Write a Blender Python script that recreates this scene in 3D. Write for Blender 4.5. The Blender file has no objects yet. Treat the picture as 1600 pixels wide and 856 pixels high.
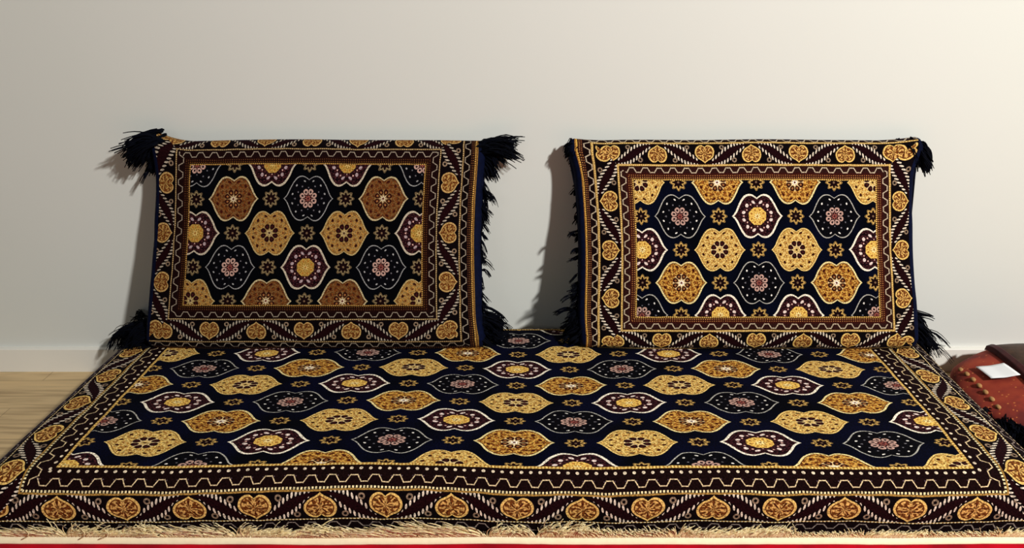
import bpy, bmesh, math, random
from mathutils import Vector, noise as mnoise
import numpy as np

random.seed(7)
C = bpy.context.scene.collection
SC = bpy.context.scene
R = math.radians
PI = math.pi

def srgb(h, a=1.0):
    h = h.lstrip('#')
    o = []
    for i in (0, 2, 4):
        c = int(h[i:i+2], 16) / 255
        o.append(c / 12.92 if c <= .04045 else ((c + .055) / 1.055) ** 2.4)
    return (*o, a)

# ------------------------------------------------------------------ camera
cam_d = bpy.data.cameras.new('camera')
cam = bpy.data.objects.new('camera', cam_d)
C.objects.link(cam)
cam.location = (0, 0, .977)
cam.rotation_euler = (R(90 - 22.8), 0, 0)
cam_d.sensor_width = 36
cam_d.lens = 26.0
cam_d.shift_x = -.0225
cam_d.clip_start = .02
SC.camera = cam

# ------------------------------------------------------------------ light
w = bpy.data.worlds.new('room_ambience')
SC.world = w
w.use_nodes = True
w.node_tree.nodes['Background'].inputs[0].default_value = (1.0, .98, .95, 1)
w.node_tree.nodes['Background'].inputs[1].default_value = .075

def area(name, loc, target, size, power, color):
    d = bpy.data.lights.new(name, 'AREA')
    d.shape = 'DISK'
    d.size = size
    d.energy = power
    d.color = color
    o = bpy.data.objects.new(name, d)
    C.objects.link(o)
    o.location = loc
    o.rotation_euler = (Vector(target) - Vector(loc)).to_track_quat('-Z', 'Y').to_euler()
    return o
area('ceiling_light', (2.0, -1.1, 2.6), (.4, 1.6, .5), .20, 166, (1.0, .985, .945))
area('fill_light', (-1.4, -2.4, 2.0), (-.6, 1.6, .5), 1.2, 7, (.93, .97, 1.0))  # unseen fill lamp, added to even out the light from the left

SC.view_settings.view_transform = 'Standard'
SC.view_settings.look = 'None'
SC.view_settings.exposure = 0.0
SC.view_settings.gamma = 1
SC.view_settings.use_curve_mapping = False

# ------------------------------------------------------------------ node maths
class G:
    """small expression layer over shader math nodes"""
    def __init__(s, mat):
        s.nt = mat.node_tree
    def math(s, op, *a, clamp=False):
        n = s.nt.nodes.new('ShaderNodeMath')
        n.operation = op
        n.use_clamp = clamp
        for i, x in enumerate(a):
            if isinstance(x, X):
                s.nt.links.new(x.k, n.inputs[i])
            else:
                n.inputs[i].default_value = float(x)
        return X(s, n.outputs[0])
    def curve(s, x, pts, hi=None):
        n = s.nt.nodes.new('ShaderNodeFloatCurve')
        c = n.mapping.curves[0]
        while len(c.points) > 2:
            c.points.remove(c.points[1])
        c.points[0].location = pts[0]
        c.points[-1].location = pts[-1]
        for p in pts[1:-1]:
            c.points.new(*p)
        n.mapping.update()
        s.nt.links.new(x.k, n.inputs[1])
        return X(s, n.outputs[0])
    def ramp(s, x, stops, interp='CONSTANT'):
        n = s.nt.nodes.new('ShaderNodeValToRGB')
        r = n.color_ramp
        r.interpolation = interp
        r.elements[0].position = stops[0][0]
        r.elements[0].color = stops[0][1]
        r.elements[1].position = stops[1][0]
        r.elements[1].color = stops[1][1]
        for p, c in stops[2:]:
            r.elements.new(p).color = c
        s.nt.links.new(x.k, n.inputs[0])
        return n.outputs[0]
    def mix(s, f, a, b):
        n = s.nt.nodes.new('ShaderNodeMix')
        n.data_type = 'RGBA'
        s.nt.links.new(f.k, n.inputs[0])
        for i, c in ((6, a), (7, b)):
            if isinstance(c, tuple):
                n.inputs[i].default_value = c
            else:
                s.nt.links.new(c, n.inputs[i])
        return n.outputs[2]

class X:
    def __init__(s, g, k):
        s.g = g; s.k = k
    def __add__(s, o): return s.g.math('ADD', s, o)
    __radd__ = __add__
    def __sub__(s, o): return s.g.math('SUBTRACT', s, o)
    def __rsub__(s, o): return s.g.math('SUBTRACT', o, s)
    def __mul__(s, o): return s.g.math('MULTIPLY', s, o)
    __rmul__ = __mul__
    def __truediv__(s, o): return s.g.math('DIVIDE', s, o)
    def lt(s, o): return s.g.math('LESS_THAN', s, o)
    def gt(s, o): return s.g.math('GREATER_THAN', s, o)
    def abs(s): return s.g.math('ABSOLUTE', s)
    def round(s): return s.g.math('FLOOR', s.g.math('ADD', s, .5))
    def mod(s, m): return s.g.math('FLOORED_MODULO', s, m)
    def mx(s, o): return s.g.math('MAXIMUM', s, o)
    def mn(s, o): return s.g.math('MINIMUM', s, o)
    def cos(s): return s.g.math('COSINE', s)
    def sq(s): return s.g.math('MULTIPLY', s, s)
    def sqrt(s): return s.g.math('SQRT', s)

def hyp(a, b):
    return (a.sq() + b.sq()).sqrt()
def sel(c, a, b):          # c ? a : b
    return (a - b) * c + b
def soft(x, c, wd):        # 1 inside |x-c| < wd
    return (x - c).abs().lt(wd)

def base_mat(name, rough=.9):
    m = bpy.data.materials.new(name)
    m.use_nodes = True
    b = m.node_tree.nodes['Principled BSDF']
    b.inputs['Roughness'].default_value = rough
    return m, b

def simple(name, col, rough=.85, var=.12, scale=60, bump=0, sheen=0, spec=.3, col2=None):
    m, b = base_mat(name, rough)
    nt = m.node_tree
    g = G(m)
    tc = nt.nodes.new('ShaderNodeTexCoord')
    n = nt.nodes.new('ShaderNodeTexNoise')
    n.inputs['Scale'].default_value = scale
    n.inputs['Detail'].default_value = 4
    nt.links.new(tc.outputs['Object'], n.inputs['Vector'])
    c1 = srgb(col)
    if col2:
        lo, hi = srgb(col2), c1
    else:
        lo = tuple(c * (1 - var) for c in c1[:3]) + (1,)
        hi = tuple(min(1, c * (1 + var)) for c in c1[:3]) + (1,)
    r = g.ramp(X(g, n.outputs[0]), [(.3, lo), (.7, hi)], 'LINEAR')
    nt.links.new(r, b.inputs['Base Color'])
    b.inputs['Specular IOR Level'].default_value = spec
    if sheen:
        b.inputs['Sheen Weight'].default_value = sheen
    if bump:
        bn = nt.nodes.new('ShaderNodeBump')
        bn.inputs['Strength'].default_value = bump
        bn.inputs['Distance'].default_value = .002
        nt.links.new(n.outputs[0], bn.inputs['Height'])
        nt.links.new(bn.outputs[0], b.inputs['Normal'])
    return m

# medallion outline: radius over angle (0 = tip, 1 = straight up)
_pp = [(158, 0), (147, 10), (135, 26), (123, 50), (108, 80), (91, 106), (72, 124), (50, 131), (30, 128), (14, 119), (0, 109)]
MED = [(math.atan2(y, x) / (PI / 2), math.hypot(x, y) / 158) for x, y in _pp]
HEART = [(0, 1.0), (.06, .86), (.14, .80), (.30, .86), (.45, .95), (.6, 1.0), (.75, 1.0), (.88, .90), (.95, .74), (1.0, .62)]

def carpet(name, p):
    """woven carpet pattern over the uv map (metres): medallion lattice inside a field, hearts and vines in the border"""
    m, bsdf = base_mat(name, .95)
    nt = m.node_tree
    g = G(m)
    uvn = nt.nodes.new('ShaderNodeUVMap')
    uvn.uv_map = 'weave'
    # threads never run perfectly straight: a little wander
    nz = nt.nodes.new('ShaderNodeTexNoise')
    nz.inputs['Scale'].default_value = 22
    nz.inputs['Detail'].default_value = 2
    nt.links.new(uvn.outputs[0], nz.inputs['Vector'])
    sp = nt.nodes.new('ShaderNodeSeparateXYZ')
    nt.links.new(uvn.outputs[0], sp.inputs[0])
    spn = nt.nodes.new('ShaderNodeSeparateColor')
    nt.links.new(nz.outputs[1], spn.inputs[0])
    wob = p.get('wob', .004)
    u = X(g, sp.outputs[0]) + (X(g, spn.outputs[0]) - .5) * wob
    v = X(g, sp.outputs[1]) + (X(g, spn.outputs[1]) - .5) * wob
    # ---------------- field
    hx, hy = p['hx'], p['hy']
    fx = (u - p['ux']) / hx
    fy = (v - p['vy']) / (hy * p.get('ydir', 1))
    rx = (fx * .5).round() * 2
    ry = (fy * .5).round() * 2
    lx = fx - rx
    ly = fy - ry
    ax, ay = lx.abs(), ly.abs()
    second = (ax + ay).gt(1)
    ix = sel(second, (fx * .5 - .5).round() * 2 + 1, rx)
    iy = sel(second, (fy * .5 - .5).round() * 2 + 1, ry)
    if p.get('mirror'):
        ix = ix.abs()
    typ = ((ix - iy * 3) * .5 + p['base']).mod(4)
    tk = typ * .25 + .06
    qx = sel(second, 1 - ax, ax) / p['mx']
    qy = sel(second, 1 - ay, ay) / p['my']
    th = g.math('ARCTAN2', qy, qx)
    r = hyp(qx, qy)
    s = r / g.curve(th * (2 / PI), MED)
    def rp(n_, a_, c_, d_):
        return g.ramp(tk, [(0, srgb(n_)), (.25, srgb(a_)), (.5, srgb(c_)), (.75, srgb(d_))])
    # field ground
    gn = nt.nodes.new('ShaderNodeTexNoise')
    gn.inputs['Scale'].default_value = 9
    nt.links.new(uvn.outputs[0], gn.inputs['Vector'])
    col = g.ramp(X(g, gn.outputs[0]), [(.35, srgb(p['ground'])), (.65, srgb(p['ground2']))], 'LINEAR')
    # little eight-point stars between medallions
    fl = ax.gt(ay)
    sx = sel(fl, 1 - ax, ax) * hx / p['star']
    sy = sel(fl, ay, 1 - ay) * hy / p['star'] * p.get('stary', 1)
    sr = hyp(sx, sy)
    st = g.math('ARCTAN2', sy, sx)
    rr = sr - (st * 8).cos() * .15
    col = g.mix(soft(rr, .77, .16), col, srgb(p['star_col']))
    col = g.mix(soft(rr, .86, .035), col, srgb('3a1c10'))
    col = g.mix(rr.lt(.60), col, srgb('160608'))
    col = g.mix(sr.lt(.13), col, srgb('7a6048'))
    # medallion body
    ins = s.lt(1.0)
    body = rp(p['N'], p['A'], p['C'], p['D'])
    lace = ((th * 12).cos() * (s * 21).cos()).gt(.16)
    body = g.mix(lace, body, rp(p['N2'], p['A2'], p['C2'], p['D2']))
    lace2 = ((th * 24 + s * 6).cos() * (s * 33).cos()).gt(.55)
    body = g.mix(lace2, body, rp(p['N2'], '6a3414', 'a8742e', '4a2428'))
    # knotted mottling of the gold grounds
    kn = nt.nodes.new('ShaderNodeTexNoise')
    kn.inputs['Scale'].default_value = p.get('grain', 420) * .45
    kn.inputs['Detail'].default_value = 1
    nt.links.new(uvn.outputs[0], kn.inputs['Vector'])
    kx = X(g, kn.outputs[0])
    body = g.mix(kx.gt(.585), body, rp('06060c', '6a3a16', 'aa7c3c', '30141a'))
    # ring dots following the contour
    dth = (th * (180 / PI)).mod(30)
    ringc = g.ramp(tk, [(0, (.77,) * 3 + (1,)), (.25, (.76,) * 3 + (1,)), (.5, (.77,) * 3 + (1,)), (.75, (.64,) * 3 + (1,))])
    d1 = hyp((s - X(g, ringc)) * 1.15, (dth - 15) * (.74 * PI / 180))
    dotr = g.ramp(tk, [(0, (.043,) * 3 + (1,)), (.25, (.062,) * 3 + (1,)), (.5, (.064,) * 3 + (1,)), (.75, (.085,) * 3 + (1,))])
    body = g.mix(g.math('LESS_THAN', d1, X(g, dotr)), body, rp(p.get('dN', 'e6e2dc'), '3a0f0a', '320e0a', p.get('dD', 'e4d0c8')))
    d2 = hyp((s - .55), sel(dth.gt(15), 30 - dth, dth) * (.55 * PI / 180))
    body = g.mix(d2.lt(.032), body, rp('6a6870', '7a3c18', '6a3018', 'dcb0a4'))
    # rosette of eight petals
    pth = (th * (180 / PI)).mod(45) - 22.5
    pe = hyp((r - .245) * .8, pth * (.24 * PI / 180))
    body = g.mix((r - (th * 8).cos() * .02).lt(p.get('hub', .32)), body, rp('06060c', *p.get('hubc', ('d8b880', 'dcc08c', 'd0a048'))))
    body = g.mix(pe.lt(.086), body, rp('b89488', '2c0c0a', '220a0c', p.get('pet', 'e4bc60')))
    body = g.mix(pe.lt(.036), body, rp('100810', '9a6438', '3a1414', 'a8702c'))
    star = (r * (1.35 - (th * 8).cos() * .5))
    body = g.mix(star.lt(.13), body, rp('8a4c44', *p.get('starc', ('f4ead8', 'c8a860', 'f0dc98'))))
    body = g.mix(r.lt(.04), body, rp('40181c', '5a2018', '3a1814', 'a06c2c'))
    # outline
    ow = g.ramp(tk, [(0, (p['oN'],) * 3 + (1,)), (.25, (p['oA'],) * 3 + (1,)), (.5, (p['oC'],) * 3 + (1,)), (.75, (p['oD'],) * 3 + (1,))])
    body = g.mix(g.math('GREATER_THAN', s, X(g, ow) - .03), body, rp('08080e', '4e2812', '8a6028', '1c080c'))
    body = g.mix(g.math('GREATER_THAN', s, ow if isinstance(ow, X) else X(g, ow)), body, rp(p['LN'], p['LA'], p['LC'], p['LD']))
    col = g.mix(ins, col, body)
    # ---------------- border
    du = (p['u0'] - u).mx(u - p['u1'])
    dv = (p['v0'] - v).mx(v - p['v1'])
    d = du.mx(dv)
    side = du.gt(dv)
    t = sel(side, v, u)
    B = p['B']
    W = .2
    dd = d / W
    st_ = [(0, srgb(p.get('edge0', '4a2614')))]
    for e, c in p['bands']:
        st_.append((e / W, srgb(c)))
    bc = g.ramp(dd, st_)
    # dotted gold lines
    dt = (t / B['dot']).mod(1).lt(.55)
    for c0, w0, c in B['lines']:
        bc = g.mix(soft(d, c0, w0) * dt, bc, srgb(c))
    # speckle rows
    for c0, w0, c, per in B['rows']:
        tr = ((t / per).mod(1) - .5).abs() * per
        bc = g.mix(hyp(tr * .9, (d - c0)).lt(w0), bc, srgb(c))
    # zigzag lines
    for c0, amp, per, w0, c in B['zig']:
        tri = ((t / per).mod(1) - .5).abs() * 4 - 1
        zz = (tri * 2.6).mx(-1).mn(1) * amp
        bc = g.mix((d - zz - c0).abs().lt((tri.abs().lt(.385)) * (w0 * .9) + w0), bc, srgb(c))
    # hearts and vines
    dm, hw = B['dm'], B['hw']
    tn = sel(side, (v - p['hv']) / p['Pv'], (u - p['hu']) / p['Pu'])
    k = tn.round()
    lt = (tn - k).abs()
    sg = 1 - k.mod(2) * 2
    ww = (d - dm) / hw * sg
    inb = ww.abs().lt(1.0)
    q = ww - (lt * PI * 1.0).cos() * .92
    # q measured across the vine, slope makes it thinner in the middle
    aq = q.abs() / ((lt * PI).cos().sq() * -.22 + 1.22)
    bodyw = (lt * 2 * PI).cos() * -.5 + .5
    band = srgb(p['bandbg'])
    hc = g.mix(aq.lt(bodyw * .30 + .02), band, srgb(p['vine']))
    per = (lt * B['nd'] + q * .25).mod(1)
    hc = g.mix(hyp((aq - bodyw * .30 - .20) * .9, (per - .5) * .55).lt(.15) * lt.gt(.14), hc, srgb(p['dotc']))
    fr = hyp((lt - .37) * (p['Pu'] / hw), ww + .62)
    hc = g.mix(soft(fr, .17, .06), hc, srgb('85705c'))
    hx_ = lt * (p['Pu'] / hw) / B['har']
    ph = g.math('ARCTAN2', hx_, ww + .05)
    hr = hyp(hx_, ww + .05)
    hs = hr / (g.curve(ph * (1 / PI), HEART) * p.get('hsz', .95))
    heart = g.mix(((ph * 9).cos() * (hs * 9 + .6).cos()).gt(.22), srgb(p['hg']), srgb(p['hb']))
    heart = g.mix(((ph * 5).cos()).gt(.83) * hs.lt(.62), heart, srgb('4a1a0c'))
    heart = g.mix(soft(hs, .80, .035), heart, srgb('5a2c10'))
    heart = g.mix(kx.gt(.575), heart, srgb('6a3814'))
    heart = g.mix(hs.gt(.85), heart, srgb(p['hl']))
    hc = g.mix(hs.lt(1.12), hc, srgb('0e0508'))
    hc = g.mix(hs.lt(1.0), hc, heart)
    bc = g.mix(inb, bc, hc)
    col = g.mix(d.gt(0), col, bc)
    # pile: fine brightness grain
    pn = nt.nodes.new('ShaderNodeTexNoise')
    pn.inputs['Scale'].default_value = p.get('grain', 420)
    pn.inputs['Detail'].default_value = 2
    nt.links.new(uvn.outputs[0], pn.inputs['Vector'])
    gr = X(g, pn.outputs[0])
    shade = g.ramp(gr, [(.3, (.32, .32, .32, 1)), (.7, (1.6, 1.55, 1.5, 1))], 'LINEAR')
    mm = nt.nodes.new('ShaderNodeMix')
    mm.data_type = 'RGBA'
    mm.blend_type = 'MULTIPLY'
    mm.inputs[0].default_value = 1
    nt.links.new(col, mm.inputs[6])
    nt.links.new(shade, mm.inputs[7])
    nt.links.new(mm.outputs[2], bsdf.inputs['Base Color'])
    bn = nt.nodes.new('ShaderNodeBump')
    bn.inputs['Strength'].default_value = .35
    bn.inputs['Distance'].default_value = .0015
    nt.links.new(pn.outputs[0], bn.inputs['Height'])
    nt.links.new(bn.outputs[0], bsdf.inputs['Normal'])
    bsdf.inputs['Specular IOR Level'].default_value = .05
    bsdf.inputs['Sheen Weight'].default_value = .03
    bsdf.inputs['Sheen Roughness'].default_value = .35
    bsdf.inputs['Sheen Tint'].default_value = srgb('b8a8d8')
    return m

WARM = dict(ground='010208', ground2='030619', star_col='c09c58',
            N='040408', N2='07060b', A='cc9c48', A2='9c6424', C='dcbc70', C2='cfa858', D='14060a', D2='321418',
            oN=.955, oA=.93, oC=.94, oD=.915, LN='a9a79f', LA='e8d596', LC='e4c478', LD='efe6d2',
            bandbg='090406', vine='1a0508', dotc='d9cbb8', hg='d2a65c', hb='66381a', hl='dcb668')

def bands_cushion():
    return [(.0035, '34100c'), (.0165, '2a1210'), (.0315, '120607'), (.0325, 'b08a4a'), (.0375, '0a0405'),
            (.0865, 'a88448'), (.0915, '120607'), (.107, '2c1210'), (.1165, '8a5a26'), (.1215, 'b88a3c'), (.1255, '0a0a12'), (.14, '05060f')]
CB = dict(dot=.0045, lines=[(.0018, .0016, 'e0b860'), (.035, .0012, 'e6c880'), (.089, .0012, 'e6c880'), (.1185, .0015, 'e8bc5c')],
          rows=[(.0065, .0012, 'b8824a', .0052), (.0115, .0012, 'a06a3c', .0052), (.1095, .0011, 'a06a3c', .0052), (.1135, .0011, 'b8824a', .0052)],
          zig=[(.0235, .0052, .0325, .0012, 'b8a890'), (.0995, .0052, .0325, .0012, 'b8a890')],
          dm=.062, hw=.0245, nd=15, har=1.0)

def bands_left():  # border stripes with the left cushion's dimmer light put into their colours
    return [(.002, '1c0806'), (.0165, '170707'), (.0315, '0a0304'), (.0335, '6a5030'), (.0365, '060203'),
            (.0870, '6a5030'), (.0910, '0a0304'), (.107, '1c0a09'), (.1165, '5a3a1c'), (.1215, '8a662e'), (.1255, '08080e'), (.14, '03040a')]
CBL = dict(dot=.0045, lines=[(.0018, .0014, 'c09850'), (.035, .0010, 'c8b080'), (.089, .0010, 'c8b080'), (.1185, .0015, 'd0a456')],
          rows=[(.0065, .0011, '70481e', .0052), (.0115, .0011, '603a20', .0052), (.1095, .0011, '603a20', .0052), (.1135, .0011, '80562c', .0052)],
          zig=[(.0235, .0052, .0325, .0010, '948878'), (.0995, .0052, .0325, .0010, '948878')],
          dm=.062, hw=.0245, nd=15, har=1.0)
# left cushion: rust threads, plus its dimmer light darkened into the colours
MAT_L = carpet('carpet_weave_rust_dimmed', dict(WARM, hx=.0889, hy=.0783, ux=0, vy=0, mirror=1, base=3, mx=.67, my=.783, star=.0185,
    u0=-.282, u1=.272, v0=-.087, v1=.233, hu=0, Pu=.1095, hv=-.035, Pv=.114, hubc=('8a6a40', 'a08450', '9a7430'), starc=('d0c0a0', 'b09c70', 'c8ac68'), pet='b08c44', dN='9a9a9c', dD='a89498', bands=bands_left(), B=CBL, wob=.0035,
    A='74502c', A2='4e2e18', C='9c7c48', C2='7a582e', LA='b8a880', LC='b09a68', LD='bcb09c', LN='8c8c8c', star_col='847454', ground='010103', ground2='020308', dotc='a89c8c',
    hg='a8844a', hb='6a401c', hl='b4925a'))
# right cushion: the weave runs the other way up
MAT_R = carpet('carpet_weave_gold', dict(WARM, hx=.0922, hy=.0783, ux=0, vy=0, ydir=-1, mirror=1, base=3, mx=.665, my=.783, star=.0185,
    u0=-.289, u1=.283, v0=-.238, v1=.083, hu=-.0075, Pu=.1107, hv=.035, Pv=.1148, bands=bands_cushion(), B=CB, wob=.003))
bm_ = [(.005, '140606'), (.0480, '0a0304'), (.0508, 'a07a3c'), (.0542, '080304'), (.1070, 'a07a3c'), (.1095, '100506'), (.131, '160808'), (.1440, 'a88448'), (.149, '0c0608')]
MB_ = dict(dot=.0064, lines=[(.0028, .0026, 'e2c070'), (.0490, .0020, 'eadaa8'), (.1085, .0022, 'e6d6a8')],
           rows=[(.0135, .0029, 'dccab0', .0167), (.137, .0030, 'c8b494', .0120), (.0285, .0012, '4a3a44', .01875)],
           zig=[(.0335, .0062, .0375, .0010, 'd0b890'), (.1215, .0052, .0375, .0010, '8a7c74')],
           dm=.0815, hw=.0268, nd=15, har=1.12)
MAT_M = carpet('carpet_weave_navy', dict(WARM, hx=.1148, hy=.0675, ux=-.2686, vy=1.1515, base=0, mx=.67, my=.69, star=.0195, stary=1.6,
    u0=-.848, u1=.775, v0=1.086, v1=1.615, hu=-.261, Pu=.1148, hv=1.181, Pv=.107, bands=bm_, B=MB_, edge0='a87c38', hg='cfa35c', hb='643816', wob=.005, hsz=1.0, grain=300, ground2='03051c'))

NAVY = simple('navy_cloth', '040a24', .85, .3, 90, .3, 0, .08)
NAVYF = simple('navy_yarn', '02040e', .85, .4, 120, 0, 0, .08)
CREAM = simple('cream_yarn', 'fcf2cc', .8, .04, 90, .2, 0, .2)
CREAMF = simple('cream_fringe_yarn', 'fdf0c4', .8, .1, 160, 0, 0, .2, col2='ead294')

# ------------------------------------------------------------------ mesh helpers
def mesh_obj(name, verts, faces, mat, parent=None, uvs=None, smooth=True):
    me = bpy.data.meshes.new(name)
    me.from_pydata([tuple(map(float, v)) for v in verts], [], faces)
    if uvs is not None:
        l = me.uv_layers.new(name='weave')
        idx = np.empty(len(me.loops), dtype=np.int32)
        me.loops.foreach_get('vertex_index', idx)
        l.data.foreach_set('uv', np.asarray(uvs, dtype=np.float32)[idx].ravel())
    if smooth:
        me.polygons.foreach_set('use_smooth', [True] * len(me.polygons))
    me.materials.append(mat)
    me.validate()
    o = bpy.data.objects.new(name, me)
    C.objects.link(o)
    if parent:
        o.parent = parent
    return o

def thing(name, label, cat, loc, group=None):
    o = bpy.data.objects.new(name, None)
    o.empty_display_size = .1
    C.objects.link(o)
    o.location = loc
    o['label'] = label
    o['category'] = cat
    if group:
        o['group'] = group
    return o

def tag(o, label, cat):
    o['label'] = label
    o['category'] = cat
    return o

def struct(o):
    o['kind'] = 'structure'
    return o

def box_obj(name, lo, hi, mat, bevel=0, parent=None):
    bm = bmesh.new()
    bmesh.ops.create_cube(bm, size=1)
    for v in bm.verts:
        v.co = Vector([(lo[i] + hi[i]) / 2 + v.co[i] * (hi[i] - lo[i]) for i in range(3)])
    if bevel:
        bmesh.ops.bevel(bm, geom=bm.edges[:], offset=bevel, segments=3, affect='EDGES')
    me = bpy.data.meshes.new(name)
    bm.to_mesh(me)
    bm.free()
    me.materials.append(mat)
    o = bpy.data.objects.new(name, me)
    C.objects.link(o)
    if parent:
        o.parent = parent
    return o

def grid_faces(nu, nv, close_v=False):
    f = []
    for j in range(nv if close_v else nv - 1):
        j2 = (j + 1) % nv
        for i in range(nu - 1):
            f.append((j * nu + i, j * nu + i + 1, j2 * nu + i + 1, j2 * nu + i))
    return f

def nz(x, y, z=0, s=1.0):
    return mnoise.noise(Vector((x * s, y * s, z * s)))

def yarn(name, strands, mat, parent=None, rad=.0009):
    """strands: lists of points, one thin tapering thread each"""
    V, F = [], []
    for pts in strands:
        n = len(pts)
        b0 = len(V)
        for i, p in enumerate(pts):
            p = Vector(p)
            d = (Vector(pts[min(i + 1, n - 1)]) - Vector(pts[max(i - 1, 0)]))
            if d.length < 1e-9:
                d = Vector((0, 0, 1))
            d.normalize()
            a = d.orthogonal().normalized()
            b = d.cross(a)
            rr = rad * (1 - .55 * i / (n - 1))
            for k in range(3):
                an = k * 2 * PI / 3
                V.append(p + (a * math.cos(an) + b * math.sin(an)) * rr)
        for i in range(n - 1):
            for k in range(3):
                k2 = (k + 1) % 3
                F.append((b0 + i * 3 + k, b0 + i * 3 + k2, b0 + i * 3 + 3 + k2, b0 + i * 3 + 3 + k))
        F.append((b0, b0 + 2, b0 + 1))
        e = b0 + (n - 1) * 3
        F.append((e, e + 1, e + 2))
    return mesh_obj(name, V, F, mat, parent)

def strand(root, d, length, droop, wav, n=7, floor=None, seeds=None):
    d = Vector(d).normalized()
    p = Vector(root)
    out = [p.copy()]
    s1, s2, s3 = seeds or [random.uniform(-1, 1) for _ in range(3)]
    st = length / (n - 1)
    for i in range(1, n):
        t = i / (n - 1)
        dd = d + Vector((s1 * wav * math.sin(t * 4 + s2 * 3), s3 * wav * .6 * math.cos(t * 3 + s1 * 3), s2 * wav * math.sin(t * 5 + s3)))
        dd.z -= droop * t
        p = p + dd.normalized() * st
        if floor is not None and p.z < floor:
            p.z = floor + random.uniform(0, .002)
        if p.y > WALL - .004:
            p.y = WALL - .004
        out.append(p.copy())
    return out

def tuft(roots, n, d, length, spread, droop, wav, floor=None, jit=.006, clump=11):
    """a bundle of yarn, hanging together in small locks"""
    S = []
    while len(S) < n:
        a = random.random() * (len(roots) - 1)
        i = int(a)
        p0 = Vector(roots[i]).lerp(Vector(roots[min(i + 1, len(roots) - 1)]), a - i)
        p0 += Vector([random.gauss(0, jit) for _ in range(3)])
        d0 = Vector(d).normalized() + Vector([random.gauss(0, spread) for _ in range(3)])
        sd = [random.uniform(-1, 1) for _ in range(3)]
        l0 = length * random.uniform(.6, 1.1)
        dr = droop * random.uniform(.6, 1.3)
        for _ in range(random.randint(clump // 2, clump)):
            p = p0 + Vector([random.gauss(0, .0018) for _ in range(3)])
            dd = d0 + Vector([random.gauss(0, .07) for _ in range(3)])
            S.append(strand(p, dd, l0 * random.uniform(.8, 1.08), dr, wav, floor=floor, seeds=[q + random.gauss(0, .12) for q in sd]))
    return S

# ------------------------------------------------------------------ room
WALL = 1.685
wall_m, b = base_mat('painted_wall', .75)
nt = wall_m.node_tree
tc = nt.nodes.new('ShaderNodeTexCoord')
n1 = nt.nodes.new('ShaderNodeTexNoise'); n1.inputs['Scale'].default_value = 1.3
n2 = nt.nodes.new('ShaderNodeTexNoise'); n2.inputs['Scale'].default_value = 180
for n in (n1, n2):
    nt.links.new(tc.outputs['Object'], n.inputs['Vector'])
g = G(wall_m)
nt.links.new(g.ramp(X(g, n1.outputs[0]), [(.3, srgb('d6d8d2')), (.7, srgb('d9dad5'))], 'LINEAR'), b.inputs['Base Color'])
bp = nt.nodes.new('ShaderNodeBump'); bp.inputs['Strength'].default_value = .05; bp.inputs['Distance'].default_value = .001
nt.links.new(n2.outputs[0], bp.inputs['Height']); nt.links.new(bp.outputs[0], b.inputs['Normal'])
b.inputs['Specular IOR Level'].default_value = .2
struct(box_obj('wall_back', (-3.2, WALL, 0), (3.2, WALL + .12, 2.7), wall_m))

floor_m, b = base_mat('oak_laminate', .45)
nt = floor_m.node_tree
tc = nt.nodes.new('ShaderNodeTexCoord')
br = nt.nodes.new('ShaderNodeTexBrick')
br.inputs['Scale'].default_value = 1
br.inputs['Brick Width'].default_value = 1.25
br.inputs['Row Height'].default_value = .125
br.inputs['Mortar Size'].default_value = .0012
br.inputs['Color1'].default_value = srgb('d0b486')
br.inputs['Color2'].default_value = srgb('c6a97c')
br.inputs['Mortar'].default_value = srgb('a48a62')
nt.links.new(tc.outputs['Object'], br.inputs['Vector'])
mp = nt.nodes.new('ShaderNodeMapping'); mp.inputs['Scale'].default_value = (1.6, 28, 1)
nt.links.new(tc.outputs['Object'], mp.inputs['Vector'])
wn = nt.nodes.new('ShaderNodeTexNoise'); wn.inputs['Scale'].default_value = 2.2; wn.inputs['Detail'].default_value = 8; wn.inputs['Distortion'].default_value = .7
nt.links.new(mp.outputs[0], wn.inputs['Vector'])
g = G(floor_m)
rc = g.ramp(X(g, wn.outputs[0]), [(.3, (.55, .5, .44, 1)), (.52, (1, 1, 1, 1)), (.75, (1.18, 1.16, 1.1, 1))], 'LINEAR')
mm = nt.nodes.new('ShaderNodeMix'); mm.data_type = 'RGBA'; mm.blend_type = 'MULTIPLY'; mm.inputs[0].default_value = 1
nt.links.new(br.outputs[0], mm.inputs[6]); nt.links.new(rc, mm.inputs[7]); nt.links.new(mm.outputs[2], b.inputs['Base Color'])
struct(box_obj('floor', (-3.2, -3.0, -.05), (3.2, WALL, 0), floor_m))

bb_m = simple('white_gloss_paint', 'e8e5dc', .4, .02, 5, 0, 0, .4)
# baseboard with a rounded upper lip
prof = [(0, .0), (.015, .0), (.015, .0645), (.0142, .0655), (.0128, .066), (0, .066)]
V = []
for x in (-3.2, 3.2):
    for dx, z in prof:
        V.append((x, WALL - dx, z))
n = len(prof)
F = [(i, i + 1, n + i + 1, n + i) for i in range(n - 1)] + [tuple(range(n))[::-1], tuple(range(n, 2 * n))]
struct(mesh_obj('baseboard_back', V, F, bb_m, smooth=False))

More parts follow.
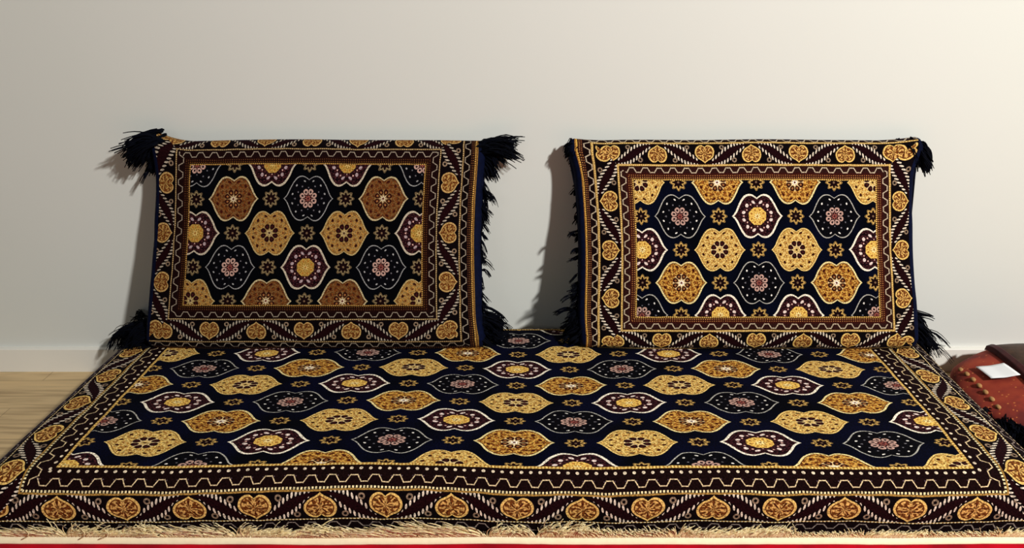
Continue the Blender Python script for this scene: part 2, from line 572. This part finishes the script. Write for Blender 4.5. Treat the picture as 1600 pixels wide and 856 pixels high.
# ------------------------------------------------------------------ floor mattress
TOP = .15
MX0, MX1, MY0, MY1 = -1.0, .935, 1.035, 1.66
RAD = .055
def mattress_pos(a, b_, ):
    """a,b = unrolled carpet coordinates in metres; returns the point on the padded slab"""
    x0, x1, y0, y1 = MX0 + RAD, MX1 - RAD, MY0 + RAD, MY1 - RAD
    cx, cy = min(max(a, x0), x1), min(max(b_, y0), y1)
    ea, eb = a - cx, b_ - cy
    e = math.hypot(ea, eb)
    emax = RAD * PI / 2 + TOP - RAD - .001
    bump = .0035 * nz(a, b_, 0, 3.2) + .0018 * nz(a, b_, 5, 11)
    # softly padded middle, pressed down under the two cushions
    edge = min(cx - x0, x1 - cx, cy - y0, y1 - cy)
    if e < 1e-6:
        pad = .004 * min(1, edge / .08)
        return Vector((a, b_, TOP + bump + pad))
    dx, dy = ea / e, eb / e
    e = min(e, emax)
    if e < RAD * PI / 2:
        h, dr = RAD * math.sin(e / RAD), RAD * (1 - math.cos(e / RAD))
    else:
        h, dr = RAD, RAD + e - RAD * PI / 2
        # tuck under toward the floor
        k = (e - RAD * PI / 2) / (emax - RAD * PI / 2)
        h -= .010 * k * k
    k = dr / TOP
    h += (.004 * nz(cx * 3 + dy, cy * 3 + dx, 2, 2.5) + .002 * nz(cx, cy, 9, 16)) * min(1, dr / .03)
    return Vector((cx + dx * h, cy + dy * h, TOP - dr + bump * (1 - k)))

mat_thing = thing('floor_mattress', 'long low floor mattress covered in navy carpet with gold medallions, lying before the wall', 'mattress', (0, 1.35, 0))
arc = RAD * PI / 2 + TOP - RAD
A0, A1, B0, B1 = MX0 + RAD - arc, MX1 - RAD + arc, MY0 + RAD - arc, MY1 - RAD + arc
def axis(lo, hi, e0, e1, step_flat, step_arc):
    a = list(np.arange(lo, e0, step_arc)) + list(np.arange(e0, e1, step_flat)) + list(np.arange(e1, hi, step_arc)) + [hi]
    return a
xs = axis(A0, A1, MX0 + RAD, MX1 - RAD, .012, .007)
ys = axis(B0, B1, MY0 + RAD, MY1 - RAD, .012, .007)
V, U = [], []
for y in ys:
    for x in xs:
        q = mattress_pos(x, y)
        V.append(q - Vector((0, 1.35, 0)))
        # the carpet sits a touch askew on the padding
        U.append((x, y + .0035 * math.sin(x * 4.1) + .003 * math.sin(x * 9.3 + 1)))
mesh_obj('carpet_cover', V, grid_faces(len(xs), len(ys)), MAT_M, mat_thing, U)
# flat underside of the slab
mesh_obj('underside', [(MX0 + .02, MY0 + .02 - 1.35, .004), (MX1 - .02, MY0 + .02 - 1.35, .004), (MX1 - .02, MY1 - .02 - 1.35, .004), (MX0 + .02, MY1 - .02 - 1.35, .004)],
         [(0, 3, 2, 1)], NAVY, mat_thing, smooth=False)

def rel(strands, org):
    o = Vector(org)
    return [[Vector(p) - o for p in s] for s in strands]

# navy yarn at the two back corners
random.seed(21)
S = tuft([(-.985, 1.60, .135), (-.97, 1.645, .14), (-.93, 1.66, .14)], 420, (-1, -.15, .15), .095, .35, 1.6, .5, floor=.07, jit=.012)
S += tuft([(-.93, 1.62, .155), (-.86, 1.60, .158)], 160, (-1, -.1, .3), .07, .35, 1.0, .5, floor=.152, jit=.01)
yarn('back_corner_fringe', rel(S, (0, 1.35, 0)), NAVYF, mat_thing, .0014)
S = tuft([(.925, 1.60, .135), (.92, 1.64, .135)], 260, (1, -.25, 0), .085, .35, 1.2, .5, floor=.05, jit=.009)
yarn('back_corner_fringe', rel(S, (0, 1.35, 0)), NAVYF, mat_thing, .0014)

# ------------------------------------------------------------------ carpet cushions
def cushion(label, mat, xb, wb, xt, wt, uvr, seed, roll_l, roll_t, ears):
    """xb/wb: centre and width at the bottom, xt/wt at the top; uvr = (uL,uR,vB,vT)"""
    org = Vector((xb, 1.53, TOP))
    root = thing('carpet_cushion', label, 'cushion', org, None)
    yb, zb, yt, zt = 1.532, .181, 1.645, .580
    r0, r1 = .034, .031
    L = math.hypot(yt - yb, zt - zb)
    up = Vector((0, (yt - yb) / L, (zt - zb) / L))
    nr = Vector((0, -up.z, up.y))
    uL, uR, vB, vT = uvr
    nu = 90
    # profile samples: (centre h, angle) around a stadium, arc length measured from the bottom
    prof = []
    na, nf = 10, 40
    s = 0
    for i in range(na):
        a = -PI / 2 + i / na * PI / 2
        prof.append((0, a, r0, s)); s += r0 * PI / 2 / na
    for i in range(nf):
        prof.append((i / nf * L, 0, r0 + (r1 - r0) * i / nf, s)); s += L / nf
    front_end = s
    for i in range(2 * na):
        a = i / na * PI / 2
        prof.append((L, a, r1, s)); s += r1 * PI / 2 / na
    for i in range(nf):
        prof.append((L - i / nf * L, PI, r1 + (r0 - r1) * i / nf, s)); s += L / nf
    for i in range(na + 1):
        a = PI + i / na * PI / 2
        prof.append((0, a, r0, s)); s += r0 * PI / 2 / na
    vis = r0 * PI / 2 + L + r1 * PI / 2     # bottom tangent to top tangent on the front
    def pos(sx, k):
        h, a, r, sl = prof[k]
        hf = min(max(h / L, 0), 1)
        cx = xb + (xt - xb) * hf
        wd = wb + (wt - wb) * hf
        e = abs(sx - .5) * 2
        # ends are a little flatter and rounded in
        rs = r * (1 - .12 * e ** 6)
        ce = org.copy()
        x = cx + (sx - .5) * wd
        c = Vector((x, yb, zb)) + up * h
        off = (nr * math.cos(a) + up * math.sin(a)) * rs
        bulge = 0
        if a == 0 or a == PI:
            m_ = math.sin(PI * hf) ** .6 * (1 - e ** 5)
            bulge = (.010 if a == 0 else .004) * m_
            c += nr * (bulge if a == 0 else -bulge)
        wv = .0035 * nz(x + seed, h * 1.3, a, 5) + .0016 * nz(x + seed, h, a, 17)
        c += nr * wv
        if hf > .5:
            c += up * (roll_t * nz(x + seed * 2, 1, 0, 4) * (hf - .5) * 2)
        # corner ears
        for (es, et, du, dh) in ears:
            wgt = max(0, 1 - abs(sx - es) / .10) ** 2 * max(0, 1 - abs(hf - et) / .16) ** 2
            c += Vector((du * wgt, 0, dh * wgt))
        c.x += roll_l * math.sin(hf * 5 + seed) * .004 * (2 * sx - 1)
        q = c + off
        q.y = min(q.y, WALL - .003 )
        q.z = max(q.z, TOP - .001)
        return q - org
    V, U = [], []
    K = len(prof)
    for k in range(K):
        sl = prof[k][3]
        v = vB + (vT - vB) * sl / vis
        for i in range(nu):
            sx = i / (nu - 1)
            V.append(pos(sx, k))
            U.append((uL + (uR - uL) * sx, v))
    mesh_obj('carpet_cover', V, grid_faces(nu, K), mat, root, U)
    # navy end panels, slightly domed
    for sx, sg in ((0, -1), (1, 1)):
        rim = [pos(sx, k) for k in range(K)]
        cen = sum(rim, Vector()) / K
        V, F = [], []
        rings = [(1.0, 0), (.96, .006), (.8, .011), (.5, .014), (.2, .015)]
        hh = [prof[k][0] for k in range(K)]
        for f, o_ in rings:
            for k in range(K):
                mid = Vector((xb, yb, zb)) + up * min(max(hh[k], .0), L) - org
                hf = hh[k] / L
                mid.x = rim[k].x
                q = mid.lerp(rim[k], f)
                q.x += sg * (o_ + .002 * nz(q.y * 40, q.z * 12, seed))
                V.append(q)
        for j in range(len(rings) - 1):
            for k in range(K - 1):
                q4 = (j * K + k, j * K + k + 1, (j + 1) * K + k + 1, (j + 1) * K + k)
                F.append(q4 if sg < 0 else q4[::-1])
        F.append(tuple(range((len(rings) - 1) * K, len(rings) * K)))
        mesh_obj('end_panel', V, F, NAVY, root)
    # binding cord along the top edge
    kt = na + nf + na // 2 + 3
    return root, org, pos

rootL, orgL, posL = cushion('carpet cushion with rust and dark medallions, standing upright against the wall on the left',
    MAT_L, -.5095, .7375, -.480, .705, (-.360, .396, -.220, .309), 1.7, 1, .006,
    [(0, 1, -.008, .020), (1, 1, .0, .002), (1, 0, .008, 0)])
rootR, orgR, posR = cushion('carpet cushion with bright gold and cream medallions, standing upright against the wall on the right',
    MAT_R, .491, .748, .466, .727, (-.411, .367, -.345, .197), 8.3, 1, .004,
    [(0, 1, -.012, .008), (1, 1, .020, .010), (0, 0, .004, 0)])

def gl(v, org):
    return Vector(v) + org
def edge_pts(pos, org, sx, back=.5, n=14, h0=0, h1=1):
    """points along an end of the cushion, mid thickness"""
    out = []
    for i in range(n):
        k = 10 + int((h0 + (h1 - h0) * i / (n - 1)) * 39)
        a = gl(pos(sx, k), org)
        a.y += .03
        out.append(a)
    return out

random.seed(3)
# left cushion yarn
TL = gl(posL(0, 52), orgL)
S = tuft([TL + Vector((.012, .015, .004)), TL + Vector((-.012, .02, -.01))], 480, (-1, -.25, .05), .085, .20, 1.2, .4, jit=.009)
S += tuft([TL + Vector((.0, .02, -.01)), TL + Vector((-.004, .02, -.05))], 220, (-.75, -.2, -.5), .055, .25, .9, .4, jit=.008)
yarn('corner_tassel', rel(S, orgL), NAVYF, rootL, .0021)
TR = gl(posL(1, 52), orgL)
S = tuft([TR + Vector((-.002, .015, -.005)), TR + Vector((.015, .02, 0))], 380, (1, -.15, .36), .080, .11, .75, .3, jit=.006)
S += tuft([TR + Vector((.01, .02, -.005)), TR + Vector((.014, .02, -.05))], 90, (.9, -.2, -.1), .050, .25, 1.2, .5, jit=.006)
yarn('corner_tassel', rel(S, orgL), NAVYF, rootL, .0021)
ep = edge_pts(posL, orgL, 1)
S = tuft([p + Vector((.008, -.006, 0)) for p in ep], 520, (.55, -.1, -.6), .024, .35, 1.5, .5, jit=.004, floor=TOP + .004)
S += tuft([p + Vector((.010, -.006, 0)) for p in ep[2:12]], 120, (.8, -.1, -.7), .040, .3, 1.0, .5, jit=.004)
S += tuft([p + Vector((.010, -.004, 0)) for p in ep[8:12]], 130, (.7, -.1, -.8), .055, .2, 1.6, .5, jit=.004)
yarn('side_fringe', rel(S, orgL), NAVYF, rootL, .0013)
BL = gl(posL(0, 8), orgL)
S = tuft([BL + Vector((.02, .03, 0)), BL + Vector((-.0, .05, .0))], 420, (-1, .05, .22), .10, .25, 1.3, .4, jit=.009, floor=TOP + .006)
yarn('corner_tassel', rel(S, orgL), NAVYF, rootL, .0021)
BR = gl(posL(1, 8), orgL)
S = tuft([BR + Vector((.0, .03, .01)), BR + Vector((.012, .06, .03))], 420, (1, -.2, .0), .06, .35, 1.1, .5, jit=.012, floor=TOP + .006)
yarn('corner_tassel', rel(S, orgL), NAVYF, rootL, .0021)
# right cushion yarn
TR = gl(posR(1, 52), orgR)
S = tuft([TR + Vector((-.03, .02, -.004)), TR + Vector((.004, .02, -.006)), TR + Vector((.006, .02, -.03))], 460, (1, -.15, -.35), .055, .22, 1.9, .35, jit=.007)
yarn('corner_tassel', rel(S, orgR), NAVYF, rootR, .0021)
ep = edge_pts(posR, orgR, 0)
S = tuft([p + Vector((-.010, .006, 0)) for p in ep], 300, (-.6, .0, -.6), .017, .35, 1.5, .5, jit=.004, floor=TOP + .004)
S += tuft([p + Vector((-.012, .0, 0)) for p in ep[4:9]], 50, (-1, -.1, .0), .034, .25, .6, .5, jit=.004)
S += tuft([p + Vector((-.012, .0, 0)) for p in ep[0:5]], 300, (-1, -.1, -.5), .035, .3, 1.0, .5, jit=.006, floor=TOP + .004)
yarn('side_fringe', rel(S, orgR), NAVYF, rootR, .0013)
BR = gl(posR(1, 8), orgR)
S = tuft([BR + Vector((-.01, .05, .03)), BR + Vector((.0, .06, .03))], 340, (1, -.1, .25), .065, .25, 1.7, .4, jit=.009, floor=TOP + .006)
yarn('corner_tassel', rel(S, orgR), NAVYF, rootR, .0021)
BL = gl(posR(0, 8), orgR)
S = tuft([BL + Vector((.0, .03, .01)), BL + Vector((-.0, .06, .03))], 380, (-1, -.1, .05), .05, .35, 1.0, .5, jit=.012, floor=TOP + .006)
yarn('corner_tassel', rel(S, orgR), NAVYF, rootR, .0021)
TLr = gl(posR(0, 52), orgR)
S = tuft([TLr + Vector((-.002, .012, .002)), TLr + Vector((-.010, .015, -.01))], 160, (-.5, .2, -.5), .02, .3, 1.2, .4, jit=.006)
yarn('corner_tassel', rel(S, orgR), NAVYF, rootR, .0013)

# ------------------------------------------------------------------ red rug in front, its fringed end pushed up against the mattress
rug = thing('red_rug', 'bright red rug with cream fringed end, on the floor before the mattress', 'rug', (0, .7, 0))
red_m = simple('red_pile', 'c2001c', .9, .3, 14, .3, .1, .1, col2='8c0014')
def rug_prof(x):
    w_ = .003 * nz(x, 0, 3, 2.2) + .0015 * nz(x, 0, 7, 7)
    yf = MY0
    # (y, z) from the camera side up to the mattress foot
    return [(.2, .012), (.6, .012), (.88, .012), (.95, .013), (.985, .016), (1.003, .021), (1.013, .027 + w_), (1.0205, .0335 + w_)], w_
xs_ = np.arange(-1.25, 1.2501, .02)
V = []
for x in xs_:
    for y, z in rug_prof(x)[0]:
        V.append((x, y - .7, z + .001 * nz(x, y, 0, 20)))
m_ = len(rug_prof(0)[0])
def prof_faces(n, m):
    return [(i * m + j, (i + 1) * m + j, (i + 1) * m + j + 1, i * m + j + 1) for i in range(n - 1) for j in range(m - 1)]
o = mesh_obj('pile', V, prof_faces(len(xs_), m_), red_m, rug)
md = o.modifiers.new('thickness', 'SOLIDIFY'); md.thickness = .009; md.offset = -1
# flat woven cream end
V = []
for x in xs_:
    w_ = rug_prof(x)[1]
    bw = .0135 + .002 * nz(x, 2, 0, 1.5)
    base = Vector((x, 1.0200, .0335 + w_))
    for dy, dz in ((-.002, -.002), (-.0025, .001), (0, .005), (.003, bw * .8), (.005, bw)):
        V.append(base + Vector((0, dy - .7, dz + .0006 * nz(x, dz, 0, 40))))
o = mesh_obj('cream_binding', V, prof_faces(len(xs_), 5), CREAM, rug)
md = o.modifiers.new('thickness', 'SOLIDIFY'); md.thickness = .003; md.offset = -1
# fringe
random.seed(11)
S = []
x = -1.1
while x < 1.08:
    w_ = rug_prof(x)[1]
    px = 836 + x * 905
    ln = .037 if px < 900 else (.027 if px < 1250 else .018)
    ln *= 1 + .35 * nz(x, 0, 0, 9)
    mess = 1.0 if px < 900 else .6
    lean = .9 * nz(x, 0, 11, 6) + .35 * math.sin(x * 23)
    if 560 < px < 760:
        lean -= .8; ln *= 1.35
    for q in range(4):
        b0 = Vector((x + random.uniform(-.002, .002), 1.0235, .0335 + w_ + .010))
        d = Vector((lean + random.gauss(0, .22 * mess), random.gauss(-.08, .10), .8 + random.gauss(0, .1)))
        l_ = ln * random.uniform(.65, 1.25)
        p = b0.copy(); pts = [p.copy()]
        cu = (.9 + random.gauss(0, .35)) * mess * math.copysign(1, lean)
        for i in range(1, 7):
            t = i / 6
            dd = d + Vector((cu * t, -.16 * t, -.35 * t * t * mess))
            p = p + dd.normalized() * (l_ / 6)
            p.y = min(p.y, 1.0285)
            pts.append(p.copy())
        S.append(pts)
    x += .0026
# a few long loose loops at the left
for x0, wd in ((-.80, .016), (-.765, .022), (-.90, .018)):
    S.append([Vector((x0 + wd * math.sin(t * PI), 1.016 - .004 * math.sin(t * PI), .045 + .034 * t)) for t in [i / 9 for i in range(10)]])
yarn('cream_fringe', rel(S, (0, .7, 0)), CREAMF, rug, .0013)

# ------------------------------------------------------------------ folded rust saddle bag cushion at the right
bagorg = Vector((1.225, 1.465, 0))
bag = thing('saddlebag_cushion', 'rust red woven cushion with a dark brown strip, on the floor right of the mattress', 'cushion', bagorg)
rust, b = base_mat('rust_weave', .9)
nt = rust.node_tree
g = G(rust)
tc = nt.nodes.new('ShaderNodeTexCoord')
n1 = nt.nodes.new('ShaderNodeTexNoise'); n1.inputs['Scale'].default_value = 14; n1.inputs['Detail'].default_value = 5
n2 = nt.nodes.new('ShaderNodeTexVoronoi'); n2.inputs['Scale'].default_value = 85
for n in (n1, n2):
    nt.links.new(tc.outputs['Object'], n.inputs['Vector'])
c1 = g.ramp(X(g, n1.outputs[0]), [(.35, srgb('5e160e')), (.5, srgb('8a2a16')), (.66, srgb('9c3a1c'))], 'LINEAR')
c1 = g.mix(X(g, n2.outputs[0]).lt(.17), c1, srgb('b2602e'))
nt.links.new(c1, b.inputs['Base Color'])
bp = nt.nodes.new('ShaderNodeBump'); bp.inputs['Strength'].default_value = .4; bp.inputs['Distance'].default_value = .002
nt.links.new(n1.outputs[0], bp.inputs['Height']); nt.links.new(bp.outputs[0], b.inputs['Normal'])
BX, BY, BZ = .235, .155, .066
def bag_pt(th, ph, o_=0):
    """superellipsoid pillow; th around, ph -90..90"""
    def sp(v, e): return math.copysign(abs(v) ** e, v)
    cx, sx = math.cos(th), math.sin(th)
    cz, sz = math.cos(ph), math.sin(ph)
    x = (BX + o_) * sp(cz, .75) * sp(cx, .62)
    y = (BY + o_) * sp(cz, .75) * sp(sx, .62)
    z = (BZ + o_) * sp(sz, .85)
    x += .008 * nz(th, ph, 1, 2)
    z *= 1 + .10 * nz(x, y, 1, 9)
    # the left end slopes down to a thin edge
    z = (z + BZ) * (.72 + .28 * min(1, (x + BX) / .12)) 
    return Vector((x, y, z + .002))
nt_, np_ = 96, 40
V = [bag_pt(i / nt_ * 2 * PI, (j / (np_ - 1) - .5) * PI * .998) for j in range(np_) for i in range(nt_ + 1)]
mesh_obj('bag_body', V, grid_faces(nt_ + 1, np_), rust, bag)
def bag_top(x, y, lift=0):
    """height of the bag surface over a local point"""
    def f(ph_):
        pass
    ex, ey, ez = .75, .62, .85
    a = (abs(x) / BX) ** (2 / ey) + (abs(y) / BY) ** (2 / ey)
    a = min(a ** (ey / ex), 1)
    sz = max(0, 1 - a) ** (ez / 2)
    z = BZ * sz
    z *= 1 + .10 * nz(x, y, 1, 9)
    z = (z + BZ) * (.72 + .28 * min(1, (x + BX) / .12))
    return z + .002 + lift
# dark brown strip with a darker raised edge lying across the bag
brown = simple('brown_pile', '3e2a1c', .95, .35, 60, .4, .1, .1)
dark = simple('dark_red_edge', '3a0c0c', .9, .3, 60, .3, .1, .1)
def strip(name, p0, p1, wd, lift, mat, parent, n=30, k=8):
    p0, p1 = Vector(p0), Vector(p1)
    d = (p1 - p0).normalized()
    s_ = Vector((-d.y, d.x))
    V = []
    for i in range(n):
        for j in range(k):
            q = p0.lerp(p1, i / (n - 1)) + s_ * (j / (k - 1) - .5) * wd
            e = 1 - abs(j / (k - 1) - .5) * 2
            V.append((q.x, q.y, bag_top(q.x, q.y, lift * min(1, e * 3 + .25))))
    return mesh_obj(name, V, prof_faces(n, k)[::1], mat, parent)
st = strip('brown_strip', (-.065, .135), (-.075, -.10), .110, .010, brown, bag)
strip('dark_edge', (-.122, .125), (-.132, -.095), .016, .014, dark, st)
# row of pale knots down the left edge
knot_m = simple('tan_knot', 'a5794a', .85, .2, 80, .2)
for i in range(7):
    y = .075 - i * .026
    bm = bmesh.new()
    bmesh.ops.create_icosphere(bm, subdivisions=2, radius=1)
    for v in bm.verts:
        n_ = 1 + .12 * nz(v.co.x, v.co.y, v.co.z + i, 3)
        v.co = Vector((v.co.x * .0055 * n_, v.co.y * .0075 * n_, v.co.z * .005 * n_))
    me = bpy.data.meshes.new('knot'); bm.to_mesh(me); bm.free()
    me.polygons.foreach_set('use_smooth', [True] * len(me.polygons))
    me.materials.append(knot_m)
    o = bpy.data.objects.new('knot', me); C.objects.link(o); o.parent = bag
    x_ = -.208
    o.location = (x_, y, bag_top(x_, y) + .002)
# dark yarn along the near end
random.seed(5)
S = tuft([bagorg + Vector((-.225, -.08, .05)), bagorg + Vector((-.18, -.135, .05)), bagorg + Vector((.1, -.145, .05))], 1300, (-.1, -.7, -.0), .12, .3, 1.8, .5, floor=.004, jit=.010)
yarn('dark_fringe', rel(S, bagorg), NAVYF, bag, .0016)
# white paper tag on the bag
paper = simple('white_paper', 'f2f3f4', .6, .02, 10)
V = []
n_, k_ = 10, 8
c0 = Vector((-.166, .010)) ; ua = Vector((.048, -.022)); va = Vector((.004, -.056))
for i in range(n_):
    for j in range(k_):
        a, b_ = i / (n_ - 1) - .5, j / (k_ - 1) - .5
        q = c0 + ua * a + va * b_
        V.append((q.x, q.y, bag_top(q.x, q.y, .008 + .003 * abs(a) * 2)))
o = mesh_obj('paper_tag', V, prof_faces(n_, k_), paper)
o.location = bagorg
md = o.modifiers.new('thickness', 'SOLIDIFY'); md.thickness = .0008
tag(o, 'small blank white paper tag lying on the rust red cushion', 'paper tag')
